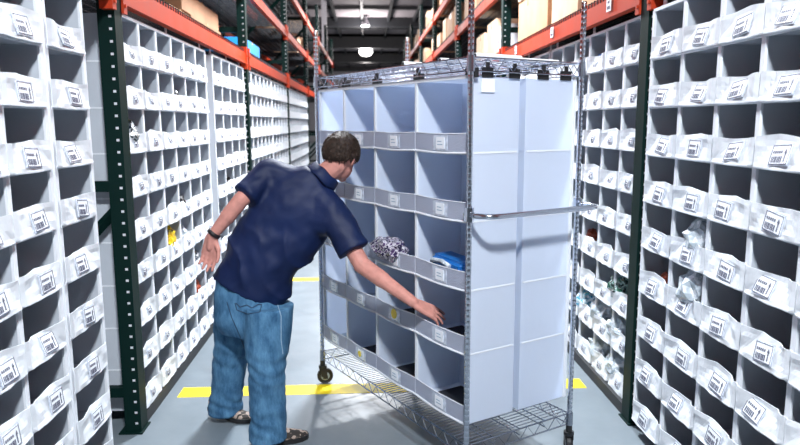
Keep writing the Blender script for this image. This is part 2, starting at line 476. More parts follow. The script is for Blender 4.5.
def organizer(X, Y, rotz, ed, zs, depth, label, seed, lip_h=.105, cards=None, lean=.05, group=None):
    t = thing('bin_organizer', label, 'bin organizer', (X, Y, 0), rotz, group)
    rnd = random.Random(seed)
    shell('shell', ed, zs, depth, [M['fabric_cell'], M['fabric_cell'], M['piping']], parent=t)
    for i in range(len(ed) - 1):
        w = ed[i + 1] - ed[i] - .004
        for z in zs[:-1]:
            me, (ly, ang) = lip_mesh(w, lip_h, rnd.randrange(6), lean)
            lp = link('bin_lip', me, [], t); lp.location = ((ed[i] + ed[i + 1]) / 2, -.002, z + .002)
            if rnd.random() < .5: lp.scale = (-1, 1, 1)
            if cards:
                c = link('barcode_label', rnd.choice(cards), [], lp)
                sx = lp.scale.x
                c.location = (rnd.uniform(-.03, .03), ly - .003, lip_h * .46 + .0)
                c.rotation_euler = (ang, rnd.uniform(-.12, .12), 0); c.scale = (sx, 1, 1)
    # webbing tabs that hang it from the beam
    for x in [ed[0] + .06 + k * (ed[-1] - ed[0] - .12) / 2 for k in range(3)]:
        bm = bmesh.new(); box(bm, x - .02, x + .02, .02, .024, zs[-1] - .01, 2.262, 0); tube(bm, [(x - .03, .022, zs[-1] + .012), (x + .03, .022, zs[-1] + .012)], .009, 8)
        obj('hanging_tab', bm, M['galv'], t)
    return t

def edges(n, p): return [i * p for i in range(n + 1)]
ZL = [1.946 - .234 * k for k in range(8, -2, -1)]
ZLf = [1.954 - .236 * k + .012 for k in range(8, -2, -1)]
ZR = [1.954 - .2345 * k for k in range(8, -2, -1)]
ZRf = [1.966 - .237 * k for k in range(8, -2, -1)]
D_ = .42
# near left (front faces +X: rot 90, local X -> +Y)
organizer(XL, 1.425, PI / 2, [0, .30, .60, .90, 1.215], ZL, D_, 'nearest wide white fabric pigeonhole organizer at the far left edge', 1, cards=CARDS, lean=.042)
organizer(XL, 2.685, PI / 2, [0, .345], ZL, D_, 'narrow single-column white fabric organizer just before the left green post', 2, cards=CARDS, lean=.042)
# left, beyond the first post
n0 = YL + .065
lab = ['white six-column organizer just behind the nearest left green post, yellow packet in one cell',
       'white four-column organizer ending at the second left green post',
       'distant white six-column organizer right behind the second left post',
       'distant white five-column organizer just before the third left post',
       'far white organizer behind the third left post, beside the blurry aisle end',
       'farthest white organizer in the left row, seen beside the cart post']
organizer(XL - .033, n0, PI / 2, edges(6, .308), ZLf, D_, lab[0], 3, cards=CARDS_S, lean=.035)
organizer(XL - .033, n0 + 2.09, PI / 2, edges(4, .345), ZLf, D_, lab[1], 4, cards=CARDS_S, lean=.035)
for b in (1, 2):
    organizer(XL - .033, n0 + BAY * b, PI / 2, edges(6, .305), ZLf, D_, lab[2 * b], 5 + 2 * b, lean=.03)
    organizer(XL - .033, n0 + BAY * b + 1.9, PI / 2, edges(5, .325), ZLf, D_, lab[2 * b + 1], 6 + 2 * b, lean=.03)
# near right (front faces -X: rot -90, local X -> -Y)
organizer(XR, 3.315, -PI / 2, [0, .325, .645, .945, 1.245, 1.545], ZR, D_, 'nearest white fabric pigeonhole organizer filling the right edge, large label cards', 20, cards=CARDS, lean=.05)
fr = YR + .07
organizer(XR + .055, fr + 1.83, -PI / 2, edges(6, .305), ZRf, D_, 'white organizer just behind the right green post, plastic packets in its lower cells', 21, cards=CARDS_S, lean=.05)
organizer(XR + .055, fr + 3.5, -PI / 2, edges(5, .32), ZRf, D_, 'white organizer mostly hidden behind the cart, its top seen over the cart shelf', 22, lean=.05)

# ------------------------------------------------------------------ things lying in the cells
def crumple(name, c, size, m, label, cat, seed, rz=0, sub=3, amp=.35, group=None):
    bm = bmesh.new(); bmesh.ops.create_icosphere(bm, subdivisions=sub, radius=1)
    R = Matrix.Rotation(rz, 3, 'Z')
    for v in bm.verts:
        d = v.co.normalized()
        k = 1 + amp * noise.noise(d * 2.2 + V((seed, 0, 0))) + amp * .6 * noise.noise(d * 5.5 + V((0, seed, 0)))
        v.co = R @ V((d.x * size[0] * k, d.y * size[1] * k, d.z * size[2] * k))
    zmin = min(v.co.z for v in bm.verts)
    for v in bm.verts: v.co.z -= zmin
    o = obj(name, bm, m); o.location = c
    return tag(o, label, cat, group)
def row(zs, z): return max(q for q in zs if q <= z + .01)
XLf, XRf = XL - .033, XR + .055
def cellL(y, z, **k): return (XLf - .05, y, row(ZLf, z) + .003)
def cellR(y, z, near=False): return ((XR if near else XRf) + .06, y, row(ZR if near else ZRf, z) + .003)
crumple('plastic_bag', cellL(3.71, 1.60), (.07, .11, .085), M['bag_dark'], 'black and silver crumpled film bag spilling from the first column by the left post', 'bag', 1)
crumple('packet', cellL(4.33, .88), (.055, .10, .085), M['bag_yellow'], 'yellow packet poking out of a left-hand cell at the man\'s hand height', 'packet', 2)
crumple('packet', cellL(4.63, 1.17), (.05, .06, .065), M['bag_black'], 'small black packet in a left-hand cell above and left of the man\'s elbow', 'packet', 3)
crumple('packet', cellL(4.64, .88), (.05, .09, .075), M['bag_white'], 'clear packet one column beyond the yellow packet', 'bag', 4)
crumple('packet', cellL(4.95, .66), (.05, .09, .075), M['bag_dark'], 'dark packet low in the left shelves behind the man\'s hand', 'packet', 5)
crumple('packet', cellL(4.95, .43), (.05, .09, .075), M['bag_red'], 'red-brown packet low in the left shelves just left of the jeans', 'packet', 6)
crumple('packet', cellL(4.64, 1.82), (.05, .06, .07), M['bag_black'], 'dark packet high in the left shelves below the orange beam', 'packet', 7)
crumple('packet', cellL(6.33, 1.17), (.05, .09, .06), M['bag_black'], 'black packet in the four-column left organizer above the man\'s shoulder', 'packet', 8)
# right side
crumple('plastic_bag', cellR(2.83, 1.10, True), (.07, .11, .095), M['bag_white'], 'cloudy plastic bag bulging from the second column right of the green post, upper one', 'bag', 11)
crumple('plastic_bag', cellR(2.83, .86, True), (.08, .11, .10), M['bag_white'], 'clear wrinkled bag in the cell below the cloudy plastic bag', 'bag', 12)
crumple('packet', cellR(3.12, .86, True), (.05, .06, .06), M['bag_red'], 'small red-brown item in the cell just right of the right green post', 'packet', 13)
crumple('packet', cellR(4.27, 2.0), (.05, .11, .06), M['blue'], 'bright blue packet in the top row just right of the cart post', 'packet', 14)
crumple('plastic_bag', cellR(3.83, .62), (.08, .11, .095), M['bag_green'], 'green and black bag of goods just left of the right green post', 'bag', 15)
crumple('plastic_bag', cellR(4.43, .40), (.08, .11, .095), M['bag_cyan'], 'plastic bag with cyan print low beside the cart post', 'bag', 16)
crumple('plastic_bag', cellR(4.14, .40), (.08, .11, .095), M['bag_white'], 'white plastic bag filling a low cell beside the cyan printed bag', 'bag', 17)
crumple('packet', cellR(4.43, .85), (.05, .08, .07), M['bag_red'], 'red-brown packet beside the cart handle end', 'packet', 18)
crumple('plastic_bag', cellR(3.83, .15), (.08, .11, .09), M['bag_white'], 'clear bag in the bottom row just left of the right green post', 'bag', 19)
crumple('plastic_bag', cellR(4.14, .15), (.08, .11, .09), M['bag_white'], 'clear bag in the bottom row above the yellow floor line', 'bag', 20)
crumple('plastic_bag', cellR(3.83, .40), (.08, .11, .085), M['bag_white'], 'clear bag in the second cell up just left of the right green post', 'bag', 21)

# ------------------------------------------------------------------ cartons on the racks
def carton(x0, x1, y0, y1, z0, h, m, label, group=None, lean=0, tag_face=None, name='cardboard_box'):
    t = thing(name, label, 'box', ((x0 + x1) / 2, (y0 + y1) / 2, z0), lean, group)
    w, d = x1 - x0, y1 - y0
    bm = bmesh.new(); box(bm, -w / 2, w / 2, -d / 2, d / 2, 0, h)
    bmesh.ops.bevel(bm, geom=bm.edges[:], offset=.006, segments=2, affect='EDGES')
    obj('carton', bm, m, t)
    bm = bmesh.new(); box(bm, -w / 2 - .0015, w / 2 + .0015, -.025, .025, h * .8, h + .0015)
    obj('tape', bm, M['tape'], t)
    if tag_face:
        s = tag_face; bm = bmesh.new(); X = s * (w / 2 + .002)
        box(bm, min(X, X - s * .002), max(X, X - s * .002), -d * .15, d * .25, h * .25, h * .7, 0)
        for k in range(4): box(bm, min(X, X + s * .001), max(X, X + s * .001), -d * .10 + k * .05, -d * .10 + k * .05 + .025, h * .35, h * .55, 1)
        obj('shipping_label', bm, [M['card'], M['ink']], t)
    return t
DZ = 2.3995
R0 = XR + .04
for i, (y0, y1, h, m, l) in enumerate([
    (3.66, 4.30, .62, 'kraft2', 'tall pale carton on the right beam nearest the right green post'),
    (4.33, 4.66, .58, 'kraft', 'brown carton on the right beam, second from the right green post'),
    (4.68, 5.05, .60, 'kraft2', 'tall narrow pale carton on the right beam, third from the right green post'),
    (5.07, 5.42, .55, 'kraft2', 'pale carton on the right beam, fourth from the right green post'),
    (5.46, 5.82, .62, 'kraft', 'tan carton on the right beam, fifth from the right green post'),
    (5.86, 6.60, .60, 'kraft', 'widest tan carton on the right beam, above the middle of the cart top')]):
    carton(R0 + .02 * (i % 2), R0 + .45, y0, y1, DZ - .001, h if i != 5 else .38, M[m], l)
carton(R0 + .01, R0 + .45, 5.88, 6.58, DZ + .382, .17, M['kraft2'], 'flat tan carton lying on the widest tan carton of the right beam')
carton(R0 + .02, R0 + .4, 7.3, 7.6, DZ - .001, .30, M['palebox'], 'white carton with coloured print on the right beam above the near cart post', tag_face=-1)
carton(R0 + .02, R0 + .4, 7.75, 8.3, DZ - .001, .42, M['kraft2'], 'pale carton left of the white printed carton on the right beam')
carton(R0 + .02, R0 + .4, 8.5, 9.1, DZ - .001, .36, M['kraft2'], 'pale carton seen just left of the near cart post on the right beam')
rnd = random.Random(5)
for k in range(6):
    for lv, z in ((1, 3.1295), (2, 3.8695)):
        y = YR + BAY * k + .25
        if lv == 1 and k == 0: y += 1.2
        while y < YR + BAY * (k + 1) - .75:
            w = rnd.uniform(.35, .65); h = rnd.uniform(.25, .5)
            if rnd.random() < .85:
                carton(R0 + rnd.uniform(0, .06), R0 + .5, y, y + w, z - .001, h, M[rnd.choice(['kraft2', 'kraft2', 'kraft'])],
                       'tan carton stacked on the upper %s of the right rack' % ('middle level' if lv == 1 else 'top level'),
                       'cartons on the upper %s of the right rack' % ('middle level' if lv == 1 else 'top level'))
            y += w + rnd.uniform(.03, .25)
L0 = XL - .22
carton(L0 - .5, L0, 5.2, 5.75, DZ - .001, .13, M['kraft3'], 'short shade-darkened brown carton at the left end of those behind the left orange beam')
carton(L0 - .5, L0, 5.8, 6.95, DZ - .001, .15, M['kraft3'], 'long flat carton with a white shipping label behind the left orange beam', tag_face=1)
carton(L0 - .5, L0 - .02, 5.6, 6.95, DZ + .151, .17, M['kraft3'], 'upper brown carton behind the left orange beam, lying on two others')
carton(L0 - .3, L0 + .14, 7.45, 8.5, DZ - .001, .17, M['bluebox'], 'small bright blue box on the left beam beyond the second post', name='blue_box')
for (y0, y1, z, h) in ((14.6, 15.4, 3.1295, .4), (16.2, 17.2, 3.1295, .5), (19.0, 20.2, 3.1295, .45), (12.2, 12.9, 3.1295, .3), (17.5, 18.0, 3.8695, .4)):
    carton(L0 - .5, L0, y0, y1, z - .001, h, M['kraft2'], 'tan carton on an upper level far along the left rack', 'cartons far along the left rack')

# ------------------------------------------------------------------ the wire cart
PHI = 0.5073
A = V((0.4295, 2.7708, 0)); E_ = V((-math.sin(PHI), math.cos(PHI), 0)); G_ = V((math.cos(PHI), math.sin(PHI), 0))
CL, CW = 1.494, .645
# local frame: x along E (length), y along -G ... use rot so local +X = E, local +Y = -G
cart = thing('wire_shelf_cart', 'chrome wire shelf cart on casters holding the fabric organizers, the man reaches into it', 'cart', A, PHI + PI / 2)
# local (lx, ly): world = A + E*lx - G*ly  -> depth into cart is negative ly
def cl(lx, d, z): return V((lx, -d, z))
def grooved():
    bm = bmesh.new(); out = []; z = .115; top = 2.19; n = 12
    def ring(r, z): out.append([V((r * math.cos(2 * PI * k / n), r * math.sin(2 * PI * k / n), z)) for k in range(n)])
    ring(.0127, z)
    while z < top - .03:
        z += .0254; ring(.0127, z - .002); ring(.0124, z - .001); ring(.0124, z); ring(.0127, z + .001)
    ring(.0127, top - .003); ring(.009, top)
    rings(bm, out); return bm
gm = bpy.data.meshes.new('post'); b_ = grooved(); b_.to_mesh(gm); b_.free(); gm.materials.append(M['chrome'])
for p in gm.polygons: p.use_smooth = True
def caster_parts(lx, d, ang):
    bm = bmesh.new()
    Mx = Matrix.Translation(cl(lx, d, 0)) @ Matrix.Rotation(ang, 4, 'Z')
    tube(bm, [Mx @ V((0, 0, .12)), Mx @ V((0, 0, .155))], .016, 12)
    tube(bm, [Mx @ V((0, 0, .105)), Mx @ V((0, 0, .12))], .026, 12)
    for s in (-1, 1):
        for (y0, y1, z0, z1) in ((-.022, .022, .085, .108), (-.026, .012, .05, .088), (-.03, 0, .035, .055)):
            box(bm, s * .019 - .002, s * .019 + .002, y0, y1, z0, z1, 0, Mx)
    box(bm, -.021, .021, -.022, .022, .1, .108, 0, Mx)
    fo = obj('caster', bm, M['rubber'] if (lx > 1 or lx < 2) else M['chrome'], cart)
    bm = bmesh.new(); c = Mx @ V((0, -.014, .051)); ax = (Mx.to_3x3() @ V((1, 0, 0)))
    prof = [(.012, .0), (.012, .028), (.010, .040), (.013, .048), (.009, .0505), (-.009, .0505), (-.013, .048), (-.010, .04), (-.012, .028), (-.012, 0)]
    u, w = frame(ax); n = 24; out = []
    for s, r in prof: out.append([c + ax * s + (u * math.cos(2 * PI * k / n) + w * math.sin(2 * PI * k / n)) * max(r, .001) for k in range(n)])
    rings(bm, out)
    for f in bm.faces:
        f.material_index = 1 if (f.calc_center_median() - c).length < .03 else 0
    obj('wheel', bm, [M['rubber'], M['wheelgrey']], fo, smooth=False)
for lx, d, a in ((0, 0, .6), (CL, 0, -.35), (CL, CW, 1.1), (0, CW, .9)):
    o = link('post', gm, [], cart); o.location = cl(lx, d, 0)
    caster_parts(lx, d, a)
def wire_shelf(z, name, gap=.026):
    bm = bmesh.new(); h = .055; i = .004
    cs = [(i, i), (CL - i, i), (CL - i, CW - i), (i, CW - i)]
    for k in range(4):
        a, b = cs[k], cs[(k + 1) % 4]
        for zz in (z, z - h): tube(bm, [cl(*a, zz), cl(*b, zz)], .0036, 6)
        P0, P1 = cl(*a, 0), cl(*b, 0); L = (P1 - P0).length; n = int(L / .045); pts = []
        for q in range(n + 1):
            p = P0.lerp(P1, q / n); p.z = z - (h if q % 2 else 0); pts.append(p)
        tube(bm, pts, .0024, 5)
    for q in range(1, int(CL / gap)):
        x = q * gap; tube(bm, [cl(x, i, z + .004), cl(x, CW - i, z + .004)], .0021, 5)
    for d in (.16, .32, .48):
        tube(bm, [cl(i, d, z), cl(CL - i, d, z)], .003, 5)
        tube(bm, [cl(i, d, z - .03), cl(CL - i, d, z - .03)], .003, 5)
    for (x, d) in ((0, 0), (CL, 0), (CL, CW), (0, CW)): tube(bm, [cl(x, d, z - h - .004), cl(x, d, z + .006)], [.018, .0165], 12)
    return obj(name, bm, M['wire'], cart)
wire_shelf(.215, 'bottom_shelf')
wire_shelf(1.915, 'top_shelf', .052)
bm = bmesh.new(); hz = 1.262; pts = []
def hp(x, d): return cl(x, d, hz)
pts = [hp(-.012, .0), hp(-.05, .003), hp(-.085, .018), hp(-.105, .045), hp(-.112, .09), hp(-.112, CW - .04), hp(-.108, CW + .0), hp(-.09, CW + .02), hp(-.05, CW + .02), hp(-.012, CW)]
tube(bm, pts, .0125, 12)
hd = obj('handle', bm, M['chrome'], cart, smooth=True)
for d in (0, CW):
    bm = bmesh.new()
    tube(bm, [cl(0, d, hz - .03), cl(0, d, hz + .03)], .021, 12); tube(bm, [cl(-.03, d, hz), cl(.03, d, hz)], .010, 8)
    obj('clamp', bm, M['chrome'], hd)

# organizers hung in the cart (two back to back)
CZ = [.305, .63, .92, 1.225, 1.52, 1.838]
def cart_lip(w, h, seed):
    rnd = random.Random(seed); nx = 10; bm = bmesh.new(); sag = rnd.uniform(.003, .006)
    g = []
    for off in (0, .003):
        g.append([[bm.verts.new((-w / 2 + w * i / nx, -.006 - .005 * math.sin(PI * i / nx) - off, h * j / 3 - sag * math.sin(PI * i / nx) + .004 * j * math.sin(seed + i * .8) * .3)) for j in range(4)] for i in range(nx + 1)])
    for i in range(nx):
        for j in range(3):
            bm.faces.new((g[0][i][j], g[0][i][j + 1], g[0][i + 1][j + 1], g[0][i + 1][j])); bm.faces.new((g[1][i][j], g[1][i + 1][j], g[1][i + 1][j + 1], g[1][i][j + 1]))
        for j in (0, 3): bm.faces.new((g[0][i][j], g[0][i + 1][j], g[1][i + 1][j], g[1][i][j]))
    for j in range(3):
        for i in (0, nx): bm.faces.new((g[0][i][j], g[1][i][j], g[1][i][j + 1], g[0][i][j + 1]))
    for zf in (0, h):      # bound edges
        tube(bm, [(-w / 2 + w * i / nx, -.009 - .005 * math.sin(PI * i / nx), (zf if zf else -.004) - sag * math.sin(PI * i / nx)) for i in range(nx + 1)], .006 if zf == 0 else .0025, 6, mi=1)
    bmesh.ops.recalc_face_normals(bm, faces=bm.faces)
    me = bpy.data.meshes.new('bin_lip'); bm.to_mesh(me); bm.free(); me.materials.append(M['cart_mesh']); me.materials.append(M['piping'])
    return me
def tray_mesh(w, d):
    bm = bmesh.new(); box(bm, -w / 2, w / 2, .0, d, 0, .004); return bm
# organizer local: +X = -E direction (seen from the front left->right), front at -Y
ed_front = [CL - .006 - v for v in (1.484, 1.17, .82, .43, .02)]     # from the far end to the near end
def cart_org(offset_d, flip, depth, label, seed, eds):
    org = A + (E_ * CL) + G_ * offset_d if not flip else A + G_ * offset_d
    t = thing('bin_organizer', label, 'bin organizer', (org.x, org.y, 0), PHI - PI / 2 if not flip else PHI + PI / 2)
    s = shell('shell', eds, CZ, depth, [M['cart_fabric'], M['cart_fabric'], M['piping']], pipe=.016, parent=t)
    for i in range(len(eds) - 1):
        w = eds[i + 1] - eds[i] - .008
        me = cart_lip(w, .08, i + seed)
        for r_, z in enumerate(CZ[:-1]):
            lp = link('bin_lip', me, [], t); lp.location = ((eds[i] + eds[i + 1]) / 2, 0, z + .004)
            if not flip:
                c = link('barcode_label', CARDP, [], lp); c.location = (.01, -.0165, .034)
    return t
bm = bmesh.new(); box(bm, -.055, .055, -.001, .001, -.032, .034, 1); box(bm, -.030, .034, -.0025, -.001, -.024, .027, 0)
box(bm, -.02, .02, -.003, -.0025, -.008, -.004, 2); box(bm, -.02, .012, -.003, -.0025, .006, .010, 2)
CARDP = bpy.data.meshes.new('barcode_label'); bm.to_mesh(CARDP); bm.free()
for k in ('card', 'pocket', 'stitch_light'): CARDP.materials.append(M[k])
oA = cart_org(.022, False, .268, 'blue-white four-column organizer on the cart facing the man, open cells', 31, ed_front)
oB = cart_org(CW - .024, True, .30, 'second white organizer on the cart, its closed side panel beside the chrome post at right', 41, [.02, .385, .75, 1.11, 1.474])
# yellow stickers on two lips, black hanging clips, white tubes
def on_front(lx, z, out=.03): p = A + E_ * lx + G_ * (.022 - out); return V((p.x, p.y, z))
bm = bmesh.new(); tube(bm, [(0, 0, 0), (0, -.004, 0)], .026, 16)
o = obj('yellow_sticker', bm, M['ystick'], oA); o.location = (CL - .62, -.018, CZ[1] + .045)
o2 = link('yellow_sticker', o.data, [], oA); o2.location = (CL - 1.0, -.018, CZ[0] + .04); o2.scale = (.7, .7, .7)
for lx in (.03, .43, .82, 1.17, 1.46):
    bm = bmesh.new()
    box(bm, CL - lx - .03, CL - lx + .03, -.004, .02, CZ[-1] - .004, CZ[-1] + .035)
    box(bm, CL - lx - .012, CL - lx + .012, .0, .01, CZ[-1] + .03, 1.90)
    obj('hanging_clip', bm, M['rubber'], oA)
for x in (.08, .23):
    bm = bmesh.new()
    box(bm, 1.4765, 1.480, x - .03, x + .03, CZ[-1] - .002, CZ[-1] + .04)
    box(bm, 1.4765, 1.480, x - .01, x + .01, CZ[-1] + .03, 1.90)
    obj('hanging_clip', bm, M['rubber'], oA)
for x in (.06, .2):
    bm = bmesh.new()
    box(bm, .012, .018, x - .03, x + .035, CZ[-1] - .002, CZ[-1] + .04); box(bm, .012, .018, x - .01, x + .01, CZ[-1] + .03, 1.90)
    obj('hanging_clip', bm, M['rubber'], oB)
# white care flap near the top of the front organizer's side panel
bm = bmesh.new(); box(bm, 1.474, 1.477, .05, .12, 1.775, 1.832)
obj('paper_flap', bm, M['card'], oA)
for i, (lx, d0, d1) in enumerate(((.10, .10, .36), (.17, .30, CW + .015), (.36, .10, CW + .02), (.60, .05, CW + .02))):
    bm = bmesh.new(); n = 14
    a, b = A + E_ * lx + G_ * d0, A + E_ * lx + G_ * d1; a.z = b.z = 1.921 + .012
    tube(bm, [a, b], .0115, n, 0)
    tube(bm, [b - G_ * .002, b + G_ * .001], .009, n, 1); tube(bm, [a + G_ * .002, a - G_ * .001], .009, n, 1)  # black end discs stand in for the shade inside the open bore
    tag(obj('plastic_tube', bm, [M['card'], M['rubber']], None), ['short white tube lying on top of the cart nearest its near end', 'white tube with dark open end on the cart top above the handle',
        'white tube across the cart top, third from the near end', 'farthest white tube lying across the cart top'][i], 'tube')
# goods in the cart cells
def cart_pt(lx, d, z): p = A + E_ * lx + G_ * d; return V((p.x, p.y, z))
crumple('packet', cart_pt(.70, .03, CZ[2] + .012), (.07, .13, .062), M['bag_purple'], 'purple and white patterned film packet spilling from the cart cell by the man\'s sleeve', 'packet', 31, rz=PHI)
bm = bmesh.new(); t = thing('packet', 'blue packet in a cart cell right of the man\'s hand', 'packet', cart_pt(.245, .115, CZ[2] + .006), PHI + PI / 2)
bmesh.ops.create_cube(bm, size=1)
for v in bm.verts: v.co = V((v.co.x * .24, v.co.y * .13, v.co.z * (.085 if v.co.x < 0 else .11) + .052))
bmesh.ops.bevel(bm, geom=bm.edges[:], offset=.018, segments=3, affect='EDGES')
obj('wrapper', bm, M['blue'], t)
bm = bmesh.new(); tube(bm, [(-.05, .072, .07), (0, .078, .088), (.09, .072, .08), (.11, .06, .06)], .011, 8)
tube(bm, [(-.02, .074, .05), (.05, .08, .052), (.10, .07, .06)], .006, 8); obj('clear_film', bm, M['bag_white'], t)
# dark trays in the bottoms of some cells
for lx, r_ in ((.22, 0), (.22, 1), (.62, 0), (.62, 1), (1.0, 0), (1.33, 1)):
    bm = bmesh.new(); box(bm, -.15, .15, -.10, .10, 0, .006 if r_ else .012)
    bmesh.ops.bevel(bm, geom=bm.edges[:], offset=.002, segments=1, affect='EDGES')
    o = obj('flat_pouch', bm, M['dark']); o.location = cart_pt(lx, .15, CZ[r_] + .003); o.rotation_euler.z = PHI + PI / 2
    tag(o, 'dark pouch in the cart\'s %s row, %s column from the near post' % (('bottom', 'second-lowest')[r_], {.22: 'first', .62: 'second', 1.0: 'third', 1.33: 'fourth'}[lx]), 'pouch')

# ------------------------------------------------------------------ the man
man = thing('person', 'man in navy polo shirt and blue jeans leaning to reach into the cart', 'person', (-.6, 3.4, 0))
bpy.context.view_layer.update()
inv = Matrix.Translation((.6, -3.4, 0))
def done(o): o.data.transform(inv); return o
hipL, hipR = V((-.68, 3.49, .70)), V((-.53, 3.37, .70))
kneeL, kneeR = at(231, 352, 3.56), at(267, 362, 3.30)
ankL, ankR = at(226, 404, 3.60), at(268, 436, 3.27)
pel = at(250, 290, 3.43)
shL, shR = at(268, 174, 3.45), at(332, 212, 3.36)
elL, wrL = at(241, 200, 3.34), at(212, 236, 3.33)
elR, wrR = at(362, 265, 3.26), at(413, 302, 3.08)
latU = V((.86, -.12, -.49)).normalized()      # shoulder line, left to right
def perp(axis, lat): l = (lat - axis * lat.dot(axis)).normalized(); return l, axis.cross(l).normalized()
tor = [at(250, 289, 3.43), at(256, 275, 3.43), at(265, 255, 3.43), at(276, 240, 3.43), at(289, 221, 3.43), at(301, 200, 3.43), at(309, 186, 3.435), at(318, 177, 3.44)]
hw = [.208, .208, .207, .210, .212, .200, .150, .085]
hd_ = [.135, .140, .142, .138, .132, .120, .100, .075]
secs = []
for i, c in enumerate(tor):
    ax = (tor[min(i + 1, len(tor) - 1)] - tor[max(i - 1, 0)]).normalized()
    k = i / (len(tor) - 1)
    lat = V((.97, -.2, -.30)).lerp(latU, min(1, k * 1.6))
    l, m_ = perp(ax, lat); secs.append((c, l, m_, hw[i], hd_[i]))
# --- body: one continuous skin
bm = bmesh.new()
loft(bm, interp([(c, l, m_, a * (.66 + .06 * min(3, i)), b * .8) for i, (c, l, m_, a, b) in enumerate(secs)], 3), power=2.2)
capsule(bm, pel + V((-.03, 0, -.04)), pel + V((.06, 0, -.04)), .10, .10)
capsule(bm, pel + V((.02, 0, 0)), tor[2], .10, .12)
for h, k, a_ in ((hipL, kneeL, ankL), (hipR, kneeR, ankR)):
    capsule(bm, h, k, .075, .05); capsule(bm, k, a_ + V((0, 0, .02)), .052, .036)
# arms
capsule(bm, shL, elL, .050, .042); capsule(bm, elL, elL.lerp(wrL, .45), .043, .041); capsule(bm, elL.lerp(wrL, .3), wrL, .042, .027)
capsule(bm, shR, elR, .052, .045); capsule(bm, elR, elR.lerp(wrR, .4), .046, .043); capsule(bm, elR.lerp(wrR, .25), wrR, .044, .028)
capsule(bm, tor[6], shL, .07, .055); capsule(bm, tor[6], shR, .07, .055)
# neck and head
hc = at(341, 156.5, 3.46)
hf = V((.38, .78, -.42)).normalized()                     # facing direction
hu = V((.30, .30, .90)); hu = (hu - hf * hu.dot(hf)).normalized(); hr = hf.cross(hu).normalized()
nb = tor[7] + V((.0, .0, -.02))
capsule(bm, nb, hc - hu * .06 - hf * .02, .063, .058)
ellipsoid(bm, hc + hu * .02 - hf * .012, (hr, hf, hu), (.084, .103, .097))
ellipsoid(bm, hc - hu * .045 + hf * .03, (hr, hf, hu), (.062, .070, .072))
capsule(bm, hc - hu * .085 + hf * .065, hc - hu * .09 + hf * .08, .026, .022)      # chin
capsule(bm, hc + hf * .092 + hu * .005, hc + hf * .115 - hu * .028, .010, .014)    # nose
capsule(bm, hc + hf * .082 + hu * .028 - hr * .04, hc + hf * .082 + hu * .028 + hr * .04, .012, .012)  # brow
for s in (-1, 1):
    ec = hc + hr * (s * .080) - hf * .004 - hu * .012
    ellipsoid(bm, ec, ((hr * s * .5 - hf * .86).normalized(), (hf * .5 + hr * s * .86).normalized(), hu), (.019, .008, .031), 12, 8)
def hand(w, d, palm, side, curl, spread=.05, s=1.):
    """w wrist, d along the hand, palm = palm normal, side = thumb side"""
    d = V(d).normalized(); palm = V(palm); palm = (palm - d * palm.dot(d)).normalized(); sd = V(side); sd = (sd - d * sd.dot(d) - palm * sd.dot(palm)).normalized()
    for k in range(4):
        o = sd * ((1.5 - k) * .0205 * s)
        capsule(bm, w + d * .012 + o * .55, w + d * (.088 * s) + o, .0150 * s, .0115 * s)
    capsule(bm, w + d * .02 + palm * .006, w + d * .06 + palm * .008, .020, .017)
    for k, L in enumerate((.072, .080, .075, .058)):
        p = w + d * (.086 * s) + sd * ((1.5 - k) * .0205 * s); a = spread * (1.5 - k); dr = (d + sd * a).normalized()
        c = curl[k]; seg = (.45, .30, .25); ang = 0
        for j in range(3):
            ang += c * (.6, .9, .7)[j]
            q = p + (dr * math.cos(ang) + palm * math.sin(ang)) * (L * s * seg[j])
            capsule(bm, p, q, (.0095, .0085, .0075)[j] * s, (.0085, .0075, .0066)[j] * s); p = q
    p = w + d * .025 + sd * .022; q = p + (d * .6 + sd * .62 + palm * .35).normalized() * .042 * s
    capsule(bm, p, q, .015, .012); r = q + (d * .82 + sd * .32 + palm * .4).normalized() * .032 * s
    capsule(bm, q, r, .0105, .0095); capsule(bm, r, r + (d * .93 + palm * .35).normalized() * .024 * s, .0095, .008)
dL = (at(207, 275, 3.36) - wrL)
hand(wrL, dL, (-.25, -.93, 0), (.9, -.25, .2), (.22, .28, .34, .4), .01, 1.12)
dR = V((.78, .10, -.42))
hand(wrR + V((.01, 0, -.008)), dR, (-.25, .45, -.8), (.1, .75, .55), (.18, .2, .28, .4), .09, 1.1)
body = done(remeshed('body', bm, .0052, M['skin'], man, smooth=3))
body['label'] = 'bare forearms, hands, neck and head'
# --- face details
for s in (-1, 1):
    bm = bmesh.new(); ellipsoid(bm, hc + hf * .082 + hu * .006 + hr * (s * .030), (hr, hf, hu), (.012, .008, .006), 10, 8)
    ey = done(obj('eye', bm, M['eye'], man, smooth=True))
    bm = bmesh.new(); ellipsoid(bm, hc + hf * .0885 + hu * .006 + hr * (s * .030), (hr, hf, hu), (.0045, .0025, .0045), 10, 6)
    done(obj('iris', bm, M['sole'], ey, smooth=True))
bm = bmesh.new(); tube(bm, [hc + hf * .098 - hu * .052 + hr * x - hf * abs(x) * .3 for x in (-.022, -.01, 0, .01, .022)], .0055, 8); done(obj('mouth', bm, M['mouth'], man, smooth=True))
